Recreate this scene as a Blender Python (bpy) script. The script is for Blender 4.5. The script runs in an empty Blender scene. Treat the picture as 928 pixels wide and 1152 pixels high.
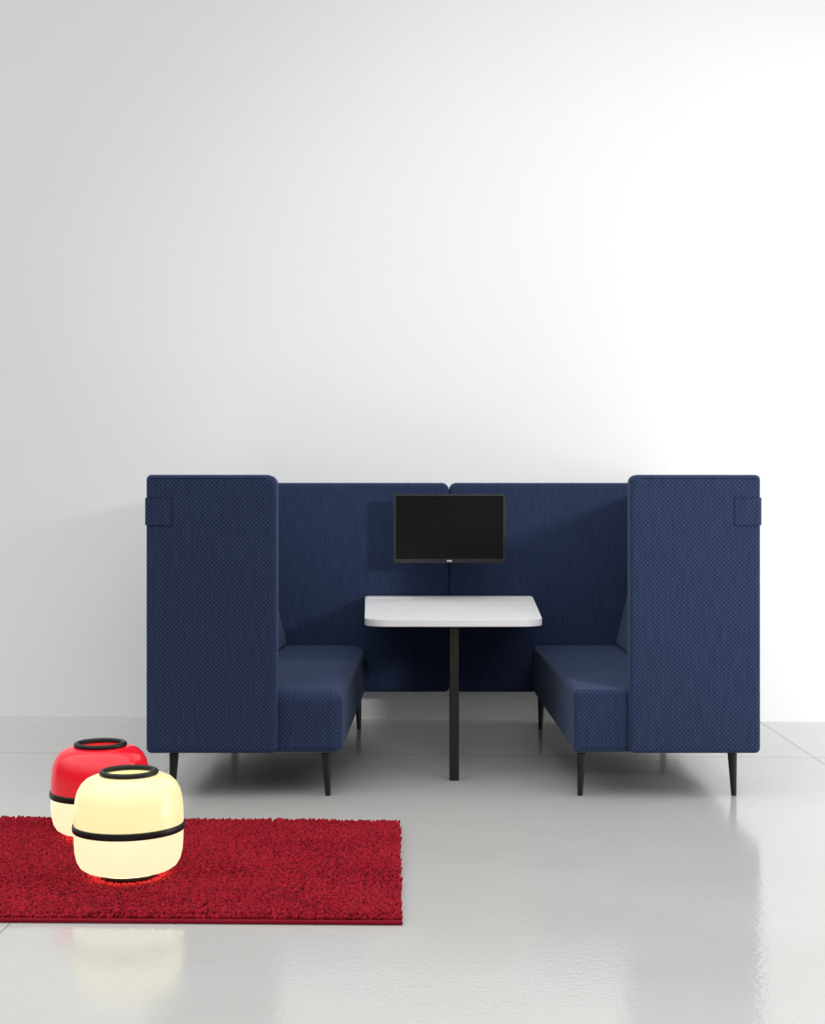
import bpy, bmesh, math, random
import numpy as np
from mathutils import Vector

S = bpy.context.scene
COL = S.collection
random.seed(4)
rng = np.random.default_rng(7)

# ------------------------------------------------------------------ materials
def new_mat(name):
    m = bpy.data.materials.new(name)
    m.use_nodes = True
    nt = m.node_tree
    return m, nt, nt.nodes['Principled BSDF']

def N(nt, kind, **kw):
    n = nt.nodes.new(kind)
    for k, v in kw.items():
        setattr(n, k, v)
    return n

def math_node(nt, op, a, b=None, c=None):
    n = N(nt, 'ShaderNodeMath', operation=op)
    for i, v in enumerate((a, b, c)):
        if v is None:
            continue
        if isinstance(v, (int, float)):
            n.inputs[i].default_value = v
        else:
            nt.links.new(v, n.inputs[i])
    return n.outputs[0]

def plain(name, col, rough=.5, spec=.5, metal=0.0, coat=0.0):
    m, nt, b = new_mat(name)
    b.inputs['Base Color'].default_value = (*col, 1)
    b.inputs['Roughness'].default_value = rough
    b.inputs['Specular IOR Level'].default_value = spec
    b.inputs['Metallic'].default_value = metal
    b.inputs['Coat Weight'].default_value = coat
    return m

def mottled(name, col, amount, scale, rough, bump=0.0, bump_scale=60, spec=.5):
    """a plain colour with a soft uneven surface"""
    m, nt, b = new_mat(name)
    tc = N(nt, 'ShaderNodeTexCoord')
    no = N(nt, 'ShaderNodeTexNoise')
    no.inputs['Scale'].default_value = scale
    no.inputs['Detail'].default_value = 5
    nt.links.new(tc.outputs['Object'], no.inputs['Vector'])
    mx = N(nt, 'ShaderNodeMix', data_type='RGBA')
    mx.inputs[6].default_value = (*[c * (1 - amount) for c in col], 1)
    mx.inputs[7].default_value = (*[min(1, c * (1 + amount)) for c in col], 1)
    nt.links.new(no.outputs['Fac'], mx.inputs[0])
    nt.links.new(mx.outputs[2], b.inputs['Base Color'])
    b.inputs['Roughness'].default_value = rough
    b.inputs['Specular IOR Level'].default_value = spec
    if bump:
        n2 = N(nt, 'ShaderNodeTexNoise')
        n2.inputs['Scale'].default_value = bump_scale
        nt.links.new(tc.outputs['Object'], n2.inputs['Vector'])
        bp = N(nt, 'ShaderNodeBump')
        bp.inputs['Strength'].default_value = bump
        bp.inputs['Distance'].default_value = .002
        nt.links.new(n2.outputs['Fac'], bp.inputs['Height'])
        nt.links.new(bp.outputs['Normal'], b.inputs['Normal'])
    return m

def knit(name, lo, hi, du=.0097, dv=.0205):
    """navy three-dimensional knit: staggered raised stitches"""
    m, nt, b = new_mat(name)
    uv = N(nt, 'ShaderNodeUVMap')
    uv.uv_map = 'UVMap'
    sp = N(nt, 'ShaderNodeSeparateXYZ')
    nt.links.new(uv.outputs['UV'], sp.inputs[0])
    no = N(nt, 'ShaderNodeTexNoise')
    no.inputs['Scale'].default_value = 35
    no.inputs['Detail'].default_value = 3
    nt.links.new(uv.outputs['UV'], no.inputs['Vector'])
    wob = math_node(nt, 'MULTIPLY', math_node(nt, 'SUBTRACT', no.outputs['Fac'], .5), 1.6)
    cu = math_node(nt, 'COSINE', math_node(nt, 'MULTIPLY_ADD', sp.outputs[0], math.pi / du, wob))
    cv = math_node(nt, 'COSINE', math_node(nt, 'MULTIPLY_ADD', sp.outputs[1], 2 * math.pi / dv, wob))
    h = math_node(nt, 'MULTIPLY_ADD', math_node(nt, 'MULTIPLY', cu, cv), .5, .5)
    mx = N(nt, 'ShaderNodeMix', data_type='RGBA')
    mx.inputs[6].default_value = (*lo, 1)
    mx.inputs[7].default_value = (*hi, 1)
    # yarn columns that come out a little lighter or darker
    ms = N(nt, 'ShaderNodeMapping')
    ms.inputs['Scale'].default_value = (95, 9, 1)
    nt.links.new(uv.outputs['UV'], ms.inputs[0])
    yn = N(nt, 'ShaderNodeTexNoise')
    yn.inputs['Scale'].default_value = 1
    yn.inputs['Detail'].default_value = 2
    nt.links.new(ms.outputs[0], yn.inputs['Vector'])
    hc = math_node(nt, 'MULTIPLY_ADD', math_node(nt, 'SUBTRACT', yn.outputs['Fac'], .5), .75, h)
    mx.clamp_factor = True
    nt.links.new(hc, mx.inputs[0])
    nt.links.new(mx.outputs[2], b.inputs['Base Color'])
    bp = N(nt, 'ShaderNodeBump')
    bp.inputs['Strength'].default_value = .5
    bp.inputs['Distance'].default_value = .0025
    nt.links.new(h, bp.inputs['Height'])
    nt.links.new(bp.outputs['Normal'], b.inputs['Normal'])
    b.inputs['Roughness'].default_value = .92
    b.inputs['Specular IOR Level'].default_value = .12
    b.inputs['Sheen Weight'].default_value = .12
    b.inputs['Sheen Roughness'].default_value = .45
    b.inputs['Sheen Tint'].default_value = (.5, .6, .85, 1)
    return m

FABRIC = knit('navy_knit_fabric', (.0120, .0190, .047), (.0335, .0508, .111))
STITCH = plain('navy_thread', (.006, .009, .03), .9, .1)
BLACK_METAL = mottled('black_powder_coat', (.009, .009, .0075), .25, 30, .42, .15, 400, .3)
TABLE_EDGE = mottled('white_table_edge', (.74, .74, .71), .02, 8, .4)
TABLE_TOP = mottled('white_laminate', (.69, .69, .69), .02, 6, .36)
TV_CASE = plain('tv_plastic', (.020, .0205, .022), .42, .35)
TV_SCREEN = plain('tv_glass', (.0045, .005, .0045), .2, .35)
TV_LOGO = plain('tv_logo_silver', (.75, .75, .77), .35)
TV_MARK = plain('tv_button_marks', (.008, .008, .008), .6)
BACKING = plain('rug_backing', (.16, .006, .012), .95, .1)
BINDING = mottled('rug_binding_tape', (.20, .006, .016), .25, 90, .9, .4, 300, .1)

def pile_mat():
    m, nt, b = new_mat('red_wool_pile')
    g = N(nt, 'ShaderNodeNewGeometry')
    mx = N(nt, 'ShaderNodeMix', data_type='RGBA')
    mx.inputs[6].default_value = (.19, .0022, .0100, 1)
    mx.inputs[7].default_value = (.355, .0050, .0200, 1)
    nt.links.new(g.outputs['Random Per Island'], mx.inputs[0])
    nt.links.new(mx.outputs[2], b.inputs['Base Color'])
    b.inputs['Roughness'].default_value = .9
    b.inputs['Specular IOR Level'].default_value = .15
    b.inputs['Sheen Weight'].default_value = .12
    b.inputs['Sheen Tint'].default_value = (1, .3, .3, 1)
    return m
PILE = pile_mat()

def glass(name, col, emit, strength):
    """opal glass lit from within, and the added glow ring below it"""
    m, nt, b = new_mat(name)
    b.inputs['Base Color'].default_value = (*col, 1)
    b.inputs['Roughness'].default_value = .12
    b.inputs['Emission Color'].default_value = (*emit, 1)
    b.inputs['Emission Strength'].default_value = strength
    return m
RUBBER = mottled('matt_black_rubber', (.006, .0055, .005), .2, 60, .35, spec=.28)
ADDED_GLOW = glass('added_underglow', (.3, .3, .25), (1, .72, .38), 7.0)  # emission for the added ring that throws a glow on the rug
OPAL_LOW = glass('lit_opal_glass', (.10, .095, .07), (1, .885, .55), .99)
OPAL_HIGH = glass('cream_opal_glass', (.36, .345, .23), (1, .83, .38), .76)
RED_GLASS = glass('red_glass', (.55, .008, .02), (1, .012, .025), .30)

def floor_mat():
    m, nt, b = new_mat('polished_concrete')
    tc = N(nt, 'ShaderNodeTexCoord')
    sp = N(nt, 'ShaderNodeSeparateXYZ')
    nt.links.new(tc.outputs['Object'], sp.inputs[0])
    x, y = sp.outputs[0], sp.outputs[1]
    big = N(nt, 'ShaderNodeTexNoise')
    big.inputs['Scale'].default_value = 1.1
    big.inputs['Detail'].default_value = 7
    big.inputs['Roughness'].default_value = .62
    st = N(nt, 'ShaderNodeMapping')
    st.inputs['Scale'].default_value = (.7, 1.3, 1)
    nt.links.new(tc.outputs['Object'], st.inputs[0])
    nt.links.new(st.outputs[0], big.inputs['Vector'])
    mx = N(nt, 'ShaderNodeMix', data_type='RGBA')
    mx.inputs[6].default_value = (.410, .405, .386, 1)
    mx.inputs[7].default_value = (.500, .496, .480, 1)
    nt.links.new(big.outputs['Fac'], mx.inputs[0])
    # sawn joints between the slabs
    jx = math_node(nt, 'ABSOLUTE', math_node(nt, 'WRAP', math_node(nt, 'SUBTRACT', x, 1.838), 1.606, -1.606))
    ys = math_node(nt, 'MULTIPLY_ADD', x, .0345, y)
    jy = math_node(nt, 'ABSOLUTE', math_node(nt, 'SUBTRACT', ys, 1.087))
    lx = math_node(nt, 'LESS_THAN', jx, .0020)
    ly = math_node(nt, 'MULTIPLY', math_node(nt, 'LESS_THAN', jy, .006), .5)
    ln = math_node(nt, 'MAXIMUM', lx, ly)
    m2 = N(nt, 'ShaderNodeMix', data_type='RGBA')
    nt.links.new(ln, m2.inputs[0])
    nt.links.new(mx.outputs[2], m2.inputs[6])
    m2.inputs[7].default_value = (.10, .10, .095, 1)
    nt.links.new(m2.outputs[2], b.inputs['Base Color'])
    r = N(nt, 'ShaderNodeMapRange')
    r.inputs['To Min'].default_value = .075
    r.inputs['To Max'].default_value = .17
    nt.links.new(big.outputs['Fac'], r.inputs[0])
    r2 = math_node(nt, 'MULTIPLY_ADD', lx, .5, r.outputs[0])
    nt.links.new(r2, b.inputs['Roughness'])
    fine = N(nt, 'ShaderNodeTexNoise')
    fine.inputs['Scale'].default_value = 55
    fine.inputs['Detail'].default_value = 2
    nt.links.new(tc.outputs['Object'], fine.inputs['Vector'])
    bp = N(nt, 'ShaderNodeBump')
    bp.inputs['Strength'].default_value = .34
    bp.inputs['Distance'].default_value = .002
    nt.links.new(fine.outputs['Fac'], bp.inputs['Height'])
    nt.links.new(bp.outputs['Normal'], b.inputs['Normal'])
    b.inputs['IOR'].default_value = 1.5
    return m
FLOOR = floor_mat()
WALL = mottled('white_plaster', (.815, .822, .817), .012, 1.5, .7, .06, 120, .25)

# ------------------------------------------------------------------ mesh helpers
def box_uv(me):
    """metric UVs by the dominant direction of each face"""
    uv = me.uv_layers.new(name='UVMap')
    for p in me.polygons:
        n = p.normal
        a = [abs(n.x), abs(n.y), abs(n.z)]
        k = a.index(max(a))
        for li in p.loop_indices:
            c = me.vertices[me.loops[li].vertex_index].co
            uv.data[li].uv = (c.y, c.z) if k == 0 else (c.x, c.z) if k == 1 else (c.x, c.y)

def link(name, bm, mat, root=None, smooth=35, weighted=True):
    """a bmesh given in world coordinates becomes one mesh object (child of root)"""
    org = Vector(root['org']) if root is not None else Vector((0, 0, 0))
    for v in bm.verts:
        v.co -= org
    bmesh.ops.recalc_face_normals(bm, faces=bm.faces)
    me = bpy.data.meshes.new(name)
    bm.to_mesh(me)
    bm.free()
    me.materials.append(mat)
    if smooth:
        me.polygons.foreach_set('use_smooth', [True] * len(me.polygons))
        me.set_sharp_from_angle(angle=math.radians(smooth))
    box_uv(me)
    o = bpy.data.objects.new(name, me)
    COL.objects.link(o)
    if weighted:
        w = o.modifiers.new('normals', 'WEIGHTED_NORMAL')
        w.keep_sharp = True
    if root is not None:
        o.parent = root
    return o

def sub(name, bm, mat, part, **kw):
    """a sub-part: its part sits at the thing's own origin"""
    part['org'] = tuple(part.parent['org'])
    o = link(name, bm, mat, part, **kw)
    del part['org']
    return o

def thing(name, loc, label, cat, group=None):
    o = bpy.data.objects.new(name, None)
    o.empty_display_size = .1
    o.location = loc
    o['org'] = tuple(loc)
    o['label'] = label
    o['category'] = cat
    if group:
        o['group'] = group
    COL.objects.link(o)
    return o

def hexa(bm, lo, hi):
    """lo, hi: four corners each, going round"""
    a = [bm.verts.new(p) for p in lo]
    b = [bm.verts.new(p) for p in hi]
    bm.faces.new(a[::-1])
    bm.faces.new(b)
    for i in range(4):
        j = (i + 1) % 4
        bm.faces.new((a[i], a[j], b[j], b[i]))
    return a, b

def bevel(bm, edges, off, seg):
    bmesh.ops.bevel(bm, geom=list(edges), offset=off, segments=seg, profile=.5,
                    affect='EDGES', clamp_overlap=True)

def box(x0, x1, y0, y1, z0, z1, r=0.0, seg=3, bm=None):
    bm2 = bmesh.new()
    hexa(bm2, [(x0, y0, z0), (x1, y0, z0), (x1, y1, z0), (x0, y1, z0)],
         [(x0, y0, z1), (x1, y0, z1), (x1, y1, z1), (x0, y1, z1)])
    bmesh.ops.recalc_face_normals(bm2, faces=bm2.faces)
    if r:
        bevel(bm2, bm2.edges, r, seg)
    if bm is None:
        return bm2
    me = bpy.data.meshes.new('t')
    bm2.to_mesh(me)
    bm2.free()
    bm.from_mesh(me)
    bpy.data.meshes.remove(me)
    return bm

def panel(x0, x1, y0, y1, z0, z1, radii, rim, axis='y'):
    """upholstered panel: outline with its own radius at (x0z0, x1z0, x1z1, x0z1), soft rim"""
    bm = bmesh.new()
    n = 9
    pts = []
    cs = [(x0, z0, 1, 1, 180), (x1, z0, -1, 1, 270), (x1, z1, -1, -1, 0), (x0, z1, 1, -1, 90)]
    for (cx, cz, sx, sz, a0), r in zip(cs, radii):
        for k in range(n):
            a = math.radians(a0 + 90 * k / (n - 1))
            pts.append((cx + sx * r, cz + sz * r, r, math.cos(a), math.sin(a)))
    def ring(inset, y):
        out = []
        for cx, cz, r, ca, sa in pts:
            rr = max(r - inset, .001)
            sx = 1 if cx < (x0 + x1) / 2 else -1
            sz = 1 if cz < (z0 + z1) / 2 else -1
            extra = max(0, inset - (r - .001))
            out.append(bm.verts.new((cx + sx * extra + rr * ca, y, cz + sz * extra + rr * sa)))
        return out
    seg = 6
    prof = []
    for k in range(seg + 1):
        a = math.pi / 2 * k / seg
        prof.append((rim * (1 - math.sin(a)), y0 + rim * (1 - math.cos(a))))
    prof = [(rim + .02, y0 - .0015), (rim + .004, y0 - .0003)] + prof
    full = prof + [(i, y0 + y1 - y) for i, y in prof[::-1]]
    rings = [ring(i, y) for i, y in full]
    m = len(pts)
    for a, b in zip(rings, rings[1:]):
        for i in range(m):
            j = (i + 1) % m
            bm.faces.new((a[i], a[j], b[j], b[i]))
    bm.faces.new(rings[0])
    bm.faces.new(rings[-1])
    return bm

def lathe(profile, cx, cy, seg=72, closed=False):
    bm = bmesh.new()
    rings = []
    for r, z in profile:
        if r < 1e-6:
            rings.append([bm.verts.new((cx, cy, z))])
        else:
            rings.append([bm.verts.new((cx + r * math.cos(2 * math.pi * k / seg),
                                        cy + r * math.sin(2 * math.pi * k / seg), z)) for k in range(seg)])
    pairs = list(zip(rings, rings[1:]))
    if closed:
        pairs.append((rings[-1], rings[0]))
    for a, b in pairs:
        for i in range(seg):
            j = (i + 1) % seg
            if len(a) == 1:
                bm.faces.new((a[0], b[j], b[i]))
            elif len(b) == 1:
                bm.faces.new((a[i], a[j], b[0]))
            else:
                bm.faces.new((a[i], a[j], b[j], b[i]))
    return bm

def tube(p0, r0, p1, r1, seg=28, round_end=.003):
    """round tapering leg from p0 (top) to p1 (foot)"""
    bm = bmesh.new()
    p0, p1 = Vector(p0), Vector(p1)
    st = [(0, r0), (.5, (r0 + r1) / 2)]
    L = (p1 - p0).length
    st += [(1 - round_end / L, r1), (1 - .3 * round_end / L, r1 - .3 * round_end), (1, r1 - round_end)]
    rings = []
    for t, r in st:
        c = p0.lerp(p1, t)
        rings.append([bm.verts.new((c.x + r * math.cos(2 * math.pi * k / seg),
                                    c.y + r * math.sin(2 * math.pi * k / seg), c.z)) for k in range(seg)])
    for a, b in zip(rings, rings[1:]):
        for i in range(seg):
            j = (i + 1) % seg
            bm.faces.new((a[i], a[j], b[j], b[i]))
    bm.faces.new(rings[0])
    bm.faces.new(rings[-1])
    return bm

# ------------------------------------------------------------------ the room
bm = box(-9, 9, -10.5, 4.0, -.12, 0)
fl = link('floor', bm, FLOOR, smooth=0, weighted=False)
fl['kind'] = 'structure'
bm = bmesh.new()
yw = lambda x: 2.313 - .0473 * x
hexa(bm, [(-9, yw(-9), -.1), (9, yw(9), -.1), (9, yw(9) + .2, -.1), (-9, yw(-9) + .2, -.1)],
     [(-9, yw(-9), 6.5), (9, yw(9), 6.5), (9, yw(9) + .2, 6.5), (-9, yw(-9) + .2, 6.5)])
wl = link('wall_back', bm, WALL, smooth=0, weighted=False)
wl['kind'] = 'structure'

# ------------------------------------------------------------------ the two sofas of the booth
Z0, Z1 = .197, 1.409
def booth_sofa(s, label, seat_front, seat_rear, seat_r, tab_z, legs, top_r, cush=.955):
    root = thing('booth_sofa', (s * 1.0, .9, 0), label, 'sofa', 'high-back sofas of the meeting booth')
    def px(a, b, *rest, radii=(.02, .02, .02, .02), rim=.02):
        if s < 0:
            a, b = -b, -a
            radii = (radii[1], radii[0], radii[3], radii[2])
        return panel(a, b, *rest, radii, rim)
    # front wing (inner side at .768)
    wing = link('side_panel', px(.769, 1.336, 0, .11, Z0, Z1, radii=(.022, .022, .022, top_r), rim=.019), FABRIC, root)
    # seam along the top of the wing
    a, b = sorted((s * .815, s * 1.316))
    sub('top_seam', box(a, b, -.0012, .004, 1.3920, 1.3934), STITCH, wing, smooth=0)
    # tab wrapped round the outer edge
    a, b = sorted((s * 1.342, s * 1.221))
    bmt = bmesh.new()
    hexa(bmt, [(a, -.0045, tab_z - .06), (b, -.0045, tab_z - .06), (b, .1145, tab_z - .06), (a, .1145, tab_z - .06)],
         [(a, -.0045, tab_z + .06), (b, -.0045, tab_z + .06), (b, .1145, tab_z + .06), (a, .1145, tab_z + .06)])
    bmesh.ops.recalc_face_normals(bmt, faces=bmt.faces)
    bevel(bmt, [e for e in bmt.edges if abs(e.verts[0].co.z - e.verts[1].co.z) > .05 and e.verts[0].co.x * s > 1.3], .022, 6)
    bevel(bmt, [e for e in bmt.edges if abs(e.verts[0].co.y - e.verts[1].co.y) > .05 and abs(e.verts[0].co.x) < 1.3], .008, 4)
    tab = link('fabric_tab', bmt, FABRIC, root)
    # stitched outline of the tab
    bmt = bmesh.new()
    a2, b2 = sorted((s * 1.316, s * 1.2195))
    box(a2, b2, -.0050, -.001, tab_z + .0590, tab_z + .0605, bm=bmt)
    box(a2, b2, -.0050, -.001, tab_z - .0605, tab_z - .0590, bm=bmt)
    c2, d2 = sorted((s * 1.2205, s * 1.2219))
    box(c2, d2, -.0050, -.001, tab_z - .0605, tab_z + .0605, bm=bmt)
    sub('stitching', bmt, STITCH, tab, smooth=0)
    # long outer back wall
    bmw = bmesh.new()
    a, b = sorted((s * 1.205, s * 1.334))
    link('back_panel', box(a, b, .112, 2.138, Z0, Z1, .022, 4), FABRIC, root)
    # rear screen panel, half of the booth's back
    link('screen_panel', px(.0003, 1.203, 2.04, 2.145, .198, 1.408, radii=(.024, .01, .01, .042), rim=.018), FABRIC, root)
    # seat: a long upholstered block
    bms = bmesh.new()
    zt, zb, yf, yr = .470, .196, .045, 2.036
    out = 1.20
    fx, rx = seat_front, seat_rear
    lo = [(s * fx, yf, zb), (s * rx, yr, zb), (s * out, yr, zb), (s * out, yf, zb)]
    hi = [(p[0], p[1], zt) for p in lo]
    hexa(bms, lo, hi)
    bmesh.ops.recalc_face_normals(bms, faces=bms.faces)
    bms.edges.ensure_lookup_table()
    inner = lambda e: all(abs(v.co.x) < .6 for v in e.verts)
    big = [e for e in bms.edges if (all(v.co.z > .4 for v in e.verts) and (inner(e) or all(v.co.y < .1 for v in e.verts)))
           or (inner(e) and all(v.co.y < .1 for v in e.verts))]
    bevel(bms, big, seat_r, 7)
    sharp = [e for e in bms.edges if e.calc_face_angle(0) > math.radians(45)]
    bevel(bms, sharp, .012, 3)
    seat = link('seat', bms, FABRIC, root, smooth=50)
    a, b = sorted((s * (fx + .022), s * .7685))
    sub('hem_seam', box(a, b, yf - .0012, yf + .003, .2135, .2150), STITCH, seat, smooth=0)
    # thin black platform under the seat, set back from its front
    a, b = sorted((s * (max(fx, rx) + .06), s * 1.19))
    link('base_frame', box(a, b, .32, 1.9, .180, .1965, .004, 2), BLACK_METAL, root)
    # leaning back cushion
    bmc = bmesh.new()
    lo = [(s * cush, .118, .468), (s * cush, 2.034, .468), (s * 1.203, 2.034, .468), (s * 1.203, .118, .468)]
    hi = [(s * (cush + .12), .118, .985), (s * (cush + .12), 2.034, .985), (s * 1.203, 2.034, .985), (s * 1.203, .118, .985)]
    hexa(bmc, lo, hi)
    bmesh.ops.recalc_face_normals(bmc, faces=bmc.faces)
    bevel(bmc, bmc.edges, .03, 5)
    link('back_cushion', bmc, FABRIC, root)
    # legs
    for (tx, ty, bx, by) in legs:
        link('leg', tube((tx, ty, .185), .0205, (bx, by, 0), .0118), BLACK_METAL, root)
    return root

booth_sofa(-1, 'left navy knit-fabric high-back booth sofa, standing behind the two glowing lamps',
           .487, .487, .062, 1.249,
           [(-.559, .075, -.550, .075), (-1.227, .075, -1.234, .075), (-.520, 1.944, -.514, 1.944), (-1.227, 1.97, -1.234, 1.97)], .045, .93)
booth_sofa(1, 'right navy knit-fabric high-back booth sofa, lit brighter, away from the rug and lamps',
           .530, .490, .024, 1.249,
           [(.565, .075, .558, .075), (1.227, .075, 1.234, .075), (.527, 1.944, .522, 1.944), (1.227, 1.97, 1.234, 1.97)], .034)

# ------------------------------------------------------------------ table between the seats
T = thing('meeting_table', (.006, 1.2, 0), 'white-topped table on one black post, standing between the two navy sofas', 'table')
bm = bmesh.new()
zt, th = .752, .034
hexa(bm, [(-.403, .353, zt - th), (.415, .353, zt - th), (.483, 2.030, zt - th), (-.484, 2.030, zt - th)],
     [(-.403, .353, zt), (.415, .353, zt), (.483, 2.030, zt), (-.484, 2.030, zt)])
bmesh.ops.recalc_face_normals(bm, faces=bm.faces)
bevel(bm, [e for e in bm.edges if abs(e.verts[0].co.z - e.verts[1].co.z) > .02 and e.verts[0].co.y < 1], .105, 14)
bevel(bm, [e for e in bm.edges if e.calc_face_angle(0) > math.radians(60)], .003, 2)
link('tabletop', bm, TABLE_TOP, T)
bm = bmesh.new()
hexa(bm, [(-.462, 1.85, zt - .001), (.462, 1.85, zt - .001), (.472, 2.028, zt - .001), (-.472, 2.028, zt - .001)],
     [(-.462, 1.85, zt + .003), (.462, 1.85, zt + .003), (.472, 2.028, zt + .003), (-.472, 2.028, zt + .003)])
link('cable_cover', bm, TABLE_EDGE, T, smooth=0)
link('leg', box(-.0135, .0315, .407, .452, 0, zt - th - .006, .004, 3), BLACK_METAL, T)
link('support_plate', box(-.10, .118, .39, .60, zt - th - .008, zt - th, .002, 2), BLACK_METAL, T)
link('support_rail', box(-.012, .030, .45, 2.03, zt - th - .040, zt - th - .008, .003, 2), BLACK_METAL, T)

# ------------------------------------------------------------------ television on the screen panel
V = thing('television', (0, 1.80, .957), 'black flat television mounted on the booth rear panel above the table', 'television')
yf = 1.742
case = link('casing', box(-.311, .311, yf, yf + .035, .957, 1.340, .004, 3), TV_CASE, V)
link('rear_housing', box(-.20, .20, yf + .034, yf + .075, 1.00, 1.27, .012, 3), TV_CASE, V)
link('wall_bracket', box(-.10, .10, yf + .074, 2.0395, 1.05, 1.24, .006, 2), BLACK_METAL, V)
link('screen', box(-.2985, .2985, yf - .0006, yf + .004, .979, 1.3285), TV_SCREEN, V, smooth=0)
# raised bezel lip around the glass
bm = bmesh.new()
for a in ((-.311, -.2985, .957, 1.340), (.2985, .311, .957, 1.340), (-.2985, .2985, 1.3285, 1.340), (-.2985, .2985, .957, .979)):
    box(a[0], a[1], yf - .005, yf + .004, a[2], a[3], .0015, 2, bm=bm)
bz = link('bezel', bm, TV_CASE, V)
bm = bmesh.new()
for k in (-1, 0, 1):
    box(-.0005 + k * .009 - .0038, -.0005 + k * .009 + .0038, yf - .0062, yf - .004, .9635, .9725, .0008, 1, bm=bm)
lg = link('logo', bm, TV_LOGO, V, smooth=0)
lg['label'] = 'small silver maker mark'
bm = bmesh.new()
for k in range(3):
    box(.245 + k * .017, .252 + k * .017, yf - .0062, yf - .004, .966, .9695, bm=bm)
link('button_row', bm, TV_MARK, V, smooth=0)

# ------------------------------------------------------------------ rug
R = thing('rug', (-1.1, -1.15, 0), 'red shaggy rug with a low bound edge, lying on the grey floor under the lamps', 'rug')
RX0 = -2.06
fy = lambda x: -1.864 - .0228 * (x + .179)
by = lambda x: -.520 - .038 * (x + .218)
def rx1(y):
    return -.179 + (y + 1.864) / 1.344 * (-.039)
bm = bmesh.new()
q = [(RX0, fy(RX0)), (-.181, fy(-.181) + .002), (-.220, by(-.220)), (RX0, by(RX0))]
hexa(bm, [(x, y, 0) for x, y in q], [(x, y, .009) for x, y in q])
link('backing', bm, BACKING, R, smooth=0)
# bound front edge
bm = bmesh.new()
hexa(bm, [(RX0, fy(RX0) - .004, .001), (-.177, fy(-.179) - .004, .001), (-.177, fy(-.179) + .010, .001), (RX0, fy(RX0) + .010, .001)],
     [(RX0, fy(RX0) - .004, .013), (-.177, fy(-.179) - .004, .013), (-.177, fy(-.179) + .010, .013), (RX0, fy(RX0) + .010, .013)])
bmesh.ops.recalc_face_normals(bm, faces=bm.faces)
bevel(bm, bm.edges, .004, 3)
link('binding', bm, BINDING, R)

LAMPS = ((-1.113, -1.373), (-1.343, -.806))
def smooth_noise(x, y, seed, scale):
    r = np.random.default_rng(seed)
    out = np.zeros_like(x)
    for k in range(9):
        a = r.uniform(0, 2 * np.pi)
        f = scale * r.uniform(.5, 1.7)
        out += np.sin(f * (x * np.cos(a) + y * np.sin(a)) + r.uniform(0, 6.28))
    return out / 3.0

def build_pile():
    sp = .0122
    xs = np.arange(RX0 + .006, -.17, sp)
    ys = np.arange(-1.88, -.42, sp)
    gx, gy = np.meshgrid(xs, ys)
    gx[1::2] += sp / 2
    gx = gx.ravel() + rng.uniform(-.0035, .0035, gx.size)
    gy = gy.ravel() + rng.uniform(-.0035, .0035, gy.size)
    keep = (gx < rx1(gy) - .005) & (gy > fy(gx) + .013) & (gy < by(gx) - .004)
    gx, gy = gx[keep], gy[keep]
    n = gx.size
    low = smooth_noise(gx, gy, 3, 9)
    h = .0275 + .0022 * low + rng.uniform(-.003, .003, n)
    h *= np.where(gy < fy(gx) + .035, .82, 1.0)
    for cx, cy in LAMPS:
        d = np.hypot(gx - cx, gy - cy)
        h = np.where(d < .112, np.minimum(h, .0245), h)
    ang = 1.2 * smooth_noise(gx, gy, 11, 14) + rng.normal(0, .9, n)
    lean = np.abs(.0055 + .003 * smooth_noise(gx, gy, 21, 30) + rng.normal(0, .003, n))
    lx, ly = lean * np.cos(ang), lean * np.sin(ang)
    rad = rng.uniform(.0052, .0070, n)
    seg = 6
    lev = [(.006, .75, 0.0, 0), (.45, 1.0, .25, 1), (.78, 1.05, .65, 1), (.95, .72, .92, 1), (1.0, .12, 1.0, 1)]
    th = np.arange(seg) * 2 * np.pi / seg
    V_ = np.empty((n, len(lev), seg, 3))
    tw = rng.uniform(0, 6.28, n)
    for i, (t, r, l, rel) in enumerate(lev):
        cx = gx + lx * l
        cy = gy + ly * l
        z = (t * h) if rel else np.full(n, t)
        a = th[None, :] + tw[:, None] + i * .5
        V_[:, i, :, 0] = cx[:, None] + (rad * r)[:, None] * np.cos(a)
        V_[:, i, :, 1] = cy[:, None] + (rad * r)[:, None] * np.sin(a)
        V_[:, i, :, 2] = z[:, None]
    verts = V_.reshape(-1, 3) - np.array(R['org'])[None, :]
    per = len(lev) * seg
    f1 = []
    for i in range(len(lev) - 1):
        for k in range(seg):
            j = (k + 1) % seg
            f1.append((i * seg + k, i * seg + j, (i + 1) * seg + j, (i + 1) * seg + k))
    f1 = np.array(f1)
    F = (f1[None] + (np.arange(n) * per)[:, None, None]).reshape(-1, 4)
    me = bpy.data.meshes.new('pile')
    me.vertices.add(len(verts))
    me.vertices.foreach_set('co', verts.astype(np.float32).ravel())
    me.loops.add(F.size)
    me.loops.foreach_set('vertex_index', F.astype(np.int32).ravel())
    me.polygons.add(len(F))
    me.polygons.foreach_set('loop_start', np.arange(0, F.size, 4, dtype=np.int32))
    me.polygons.foreach_set('use_smooth', np.ones(len(F), dtype=bool))
    me.update()
    me.validate()
    me.materials.append(PILE)
    o = bpy.data.objects.new('pile', me)
    o.parent = R
    o['kind'] = 'stuff'
    COL.objects.link(o)
build_pile()

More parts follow.
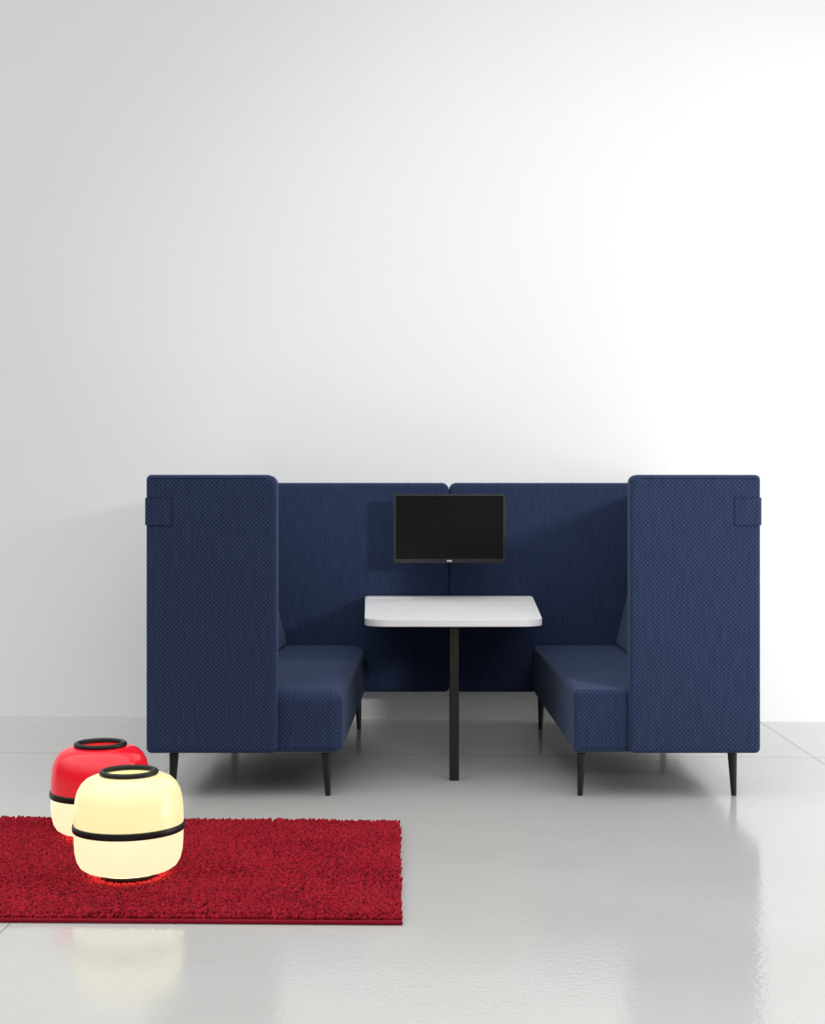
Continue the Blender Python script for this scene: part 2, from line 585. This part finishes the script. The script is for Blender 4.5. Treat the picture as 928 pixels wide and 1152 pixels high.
# ------------------------------------------------------------------ glass lamps standing on the rug
LZ = .027
def lamp(cx, cy, upper, label, k=1.0):
    L = thing('glass_lamp', (cx, cy, LZ), label, 'lamp', 'glass lamps on the red rug')
    z = lambda v: LZ + v * k
    # lower shade, flat underneath
    lo = [(.088, .0215), (.124, .022), (.145, .0255), (.161, .036), (.172, .055), (.1785, .082), (.181, .115), (.182, .166)]
    prof = [(r * k, z(h)) for r, h in lo]
    inn = [((r - .005) * k, z(h + .004 if h < .05 else h)) for r, h in lo[::-1]]
    link('lower_shade', lathe(prof + inn, cx, cy, closed=True), OPAL_LOW, L, smooth=60, weighted=False)
    hi = [(.182, .166), (.182, .200), (.181, .232), (.1775, .262), (.1705, .288), (.158, .310), (.142, .325), (.122, .334), (.098, .339), (.086, .340)]
    prof = [(r * k, z(h)) for r, h in hi]
    inn = [((r - .005) * k, z(h - .004 if h > .25 else h)) for r, h in hi[::-1]]
    link('upper_shade', lathe(prof + inn, cx, cy, closed=True), upper, L, smooth=60, weighted=False)
    band = [(.181, .154), (.1845, .1545), (.1865, .157), (.1872, .1615), (.1872, .1705), (.1865, .175), (.1845, .1775), (.181, .178)]
    link('band', lathe([(r * k, z(h)) for r, h in band], cx, cy), RUBBER, L, smooth=60, weighted=False)
    ring = []
    for i in range(14):
        a = 2 * math.pi * i / 14
        ring.append(((.0885 + .0105 * math.cos(a)) * k, z(.346 + .0095 * math.sin(a))))
    link('top_ring', lathe(ring, cx, cy, closed=True), RUBBER, L, smooth=80, weighted=False)
    under = [(.0940, .0204), (.129, .0206), (.129, .0218), (.0940, .0218)]  # added glowing ring, there only to brighten the rug round the base
    link('added_glow_ring', lathe([(r * k, z(h)) for r, h in under], cx, cy, closed=True), ADDED_GLOW, L, smooth=0, weighted=False)
    foot = [(0, -.001), (.090, -.001), (.0945, .002), (.0945, .019), (.091, .022), (0, .022)]
    link('base', lathe([(r * k, z(h)) for r, h in foot], cx, cy), RUBBER, L, smooth=50, weighted=False)
    return L
lamp(-1.113, -1.373, OPAL_HIGH, 'all-cream glowing glass lamp with black bands, standing in front on the red rug')
lamp(-1.343, -.806, RED_GLASS, 'glass lamp with a red upper half, partly hidden behind the cream lamp')

# ------------------------------------------------------------------ light
W = bpy.data.worlds.new('studio')
S.world = W
W.use_nodes = True
nt = W.node_tree
bg = nt.nodes['Background']
tc = N(nt, 'ShaderNodeTexCoord')
sp = N(nt, 'ShaderNodeSeparateXYZ')
nt.links.new(tc.outputs['Generated'], sp.inputs[0])
mr = N(nt, 'ShaderNodeMapRange', interpolation_type='SMOOTHSTEP')
mr.inputs['From Min'].default_value = .10
mr.inputs['From Max'].default_value = .75
mr.inputs['To Min'].default_value = .12
mr.inputs['To Max'].default_value = 2.05
nt.links.new(sp.outputs[2], mr.inputs[0])
nt.links.new(mr.outputs[0], bg.inputs['Strength'])
bg.inputs['Color'].default_value = (.985, .995, 1, 1)

def lamp_light(kind, name, loc, target, energy, **kw):
    d = bpy.data.lights.new(name, kind)
    d.energy = energy
    for k_, v_ in kw.items():
        setattr(d, k_, v_)
    o = bpy.data.objects.new(name, d)
    o.location = loc
    o.rotation_euler = (Vector(target) - Vector(loc)).to_track_quat('-Z', 'Y').to_euler()
    COL.objects.link(o)
    return o
def aim(loc, az, el, r=9.0):
    a, e = math.radians(az), math.radians(el)
    return (loc[0] - r * math.sin(a) * math.cos(e), loc[1] + r * math.cos(a) * math.cos(e), loc[2] + r * math.sin(e))
KEY = (4.2, -6.5, 2.6)
lamp_light('SPOT', 'studio_spot', KEY, aim(KEY, 17.5, -4), 1330,
           spot_size=math.radians(44), spot_blend=.9, shadow_soft_size=.26)
lamp_light('AREA', 'softbox', (5.8, .3, 1.75), (1.5, 2.0, .9), 88, shape='RECTANGLE', size=2.6, size_y=3.2)
lamp_light('AREA', 'added_low_fill', (5.2, -1.2, .34), (0, 2.2, .15), 22, shape='RECTANGLE', size=2.4, size_y=.5)  # added fill, set low to brighten the wall under the rear panel

# ------------------------------------------------------------------ camera
cd = bpy.data.cameras.new('camera')
cd.sensor_fit = 'VERTICAL'
cd.sensor_height = 36
cd.lens = 1600 / 1152 * 36
cd.shift_x = -26 / 1152
cd.shift_y = -6 / 1152
cd.clip_end = 100
cam = bpy.data.objects.new('camera', cd)
cam.location = (-.077, -6.178, 1.27)
cam.rotation_euler = (math.pi / 2, 0, 0)
COL.objects.link(cam)
S.camera = cam

for o in S.objects:
    if 'org' in o:
        del o['org']

S.view_settings.view_transform = 'Standard'
S.view_settings.look = 'None'
S.view_settings.gamma = 1
S.view_settings.exposure = 0
S.view_settings.use_curve_mapping = False
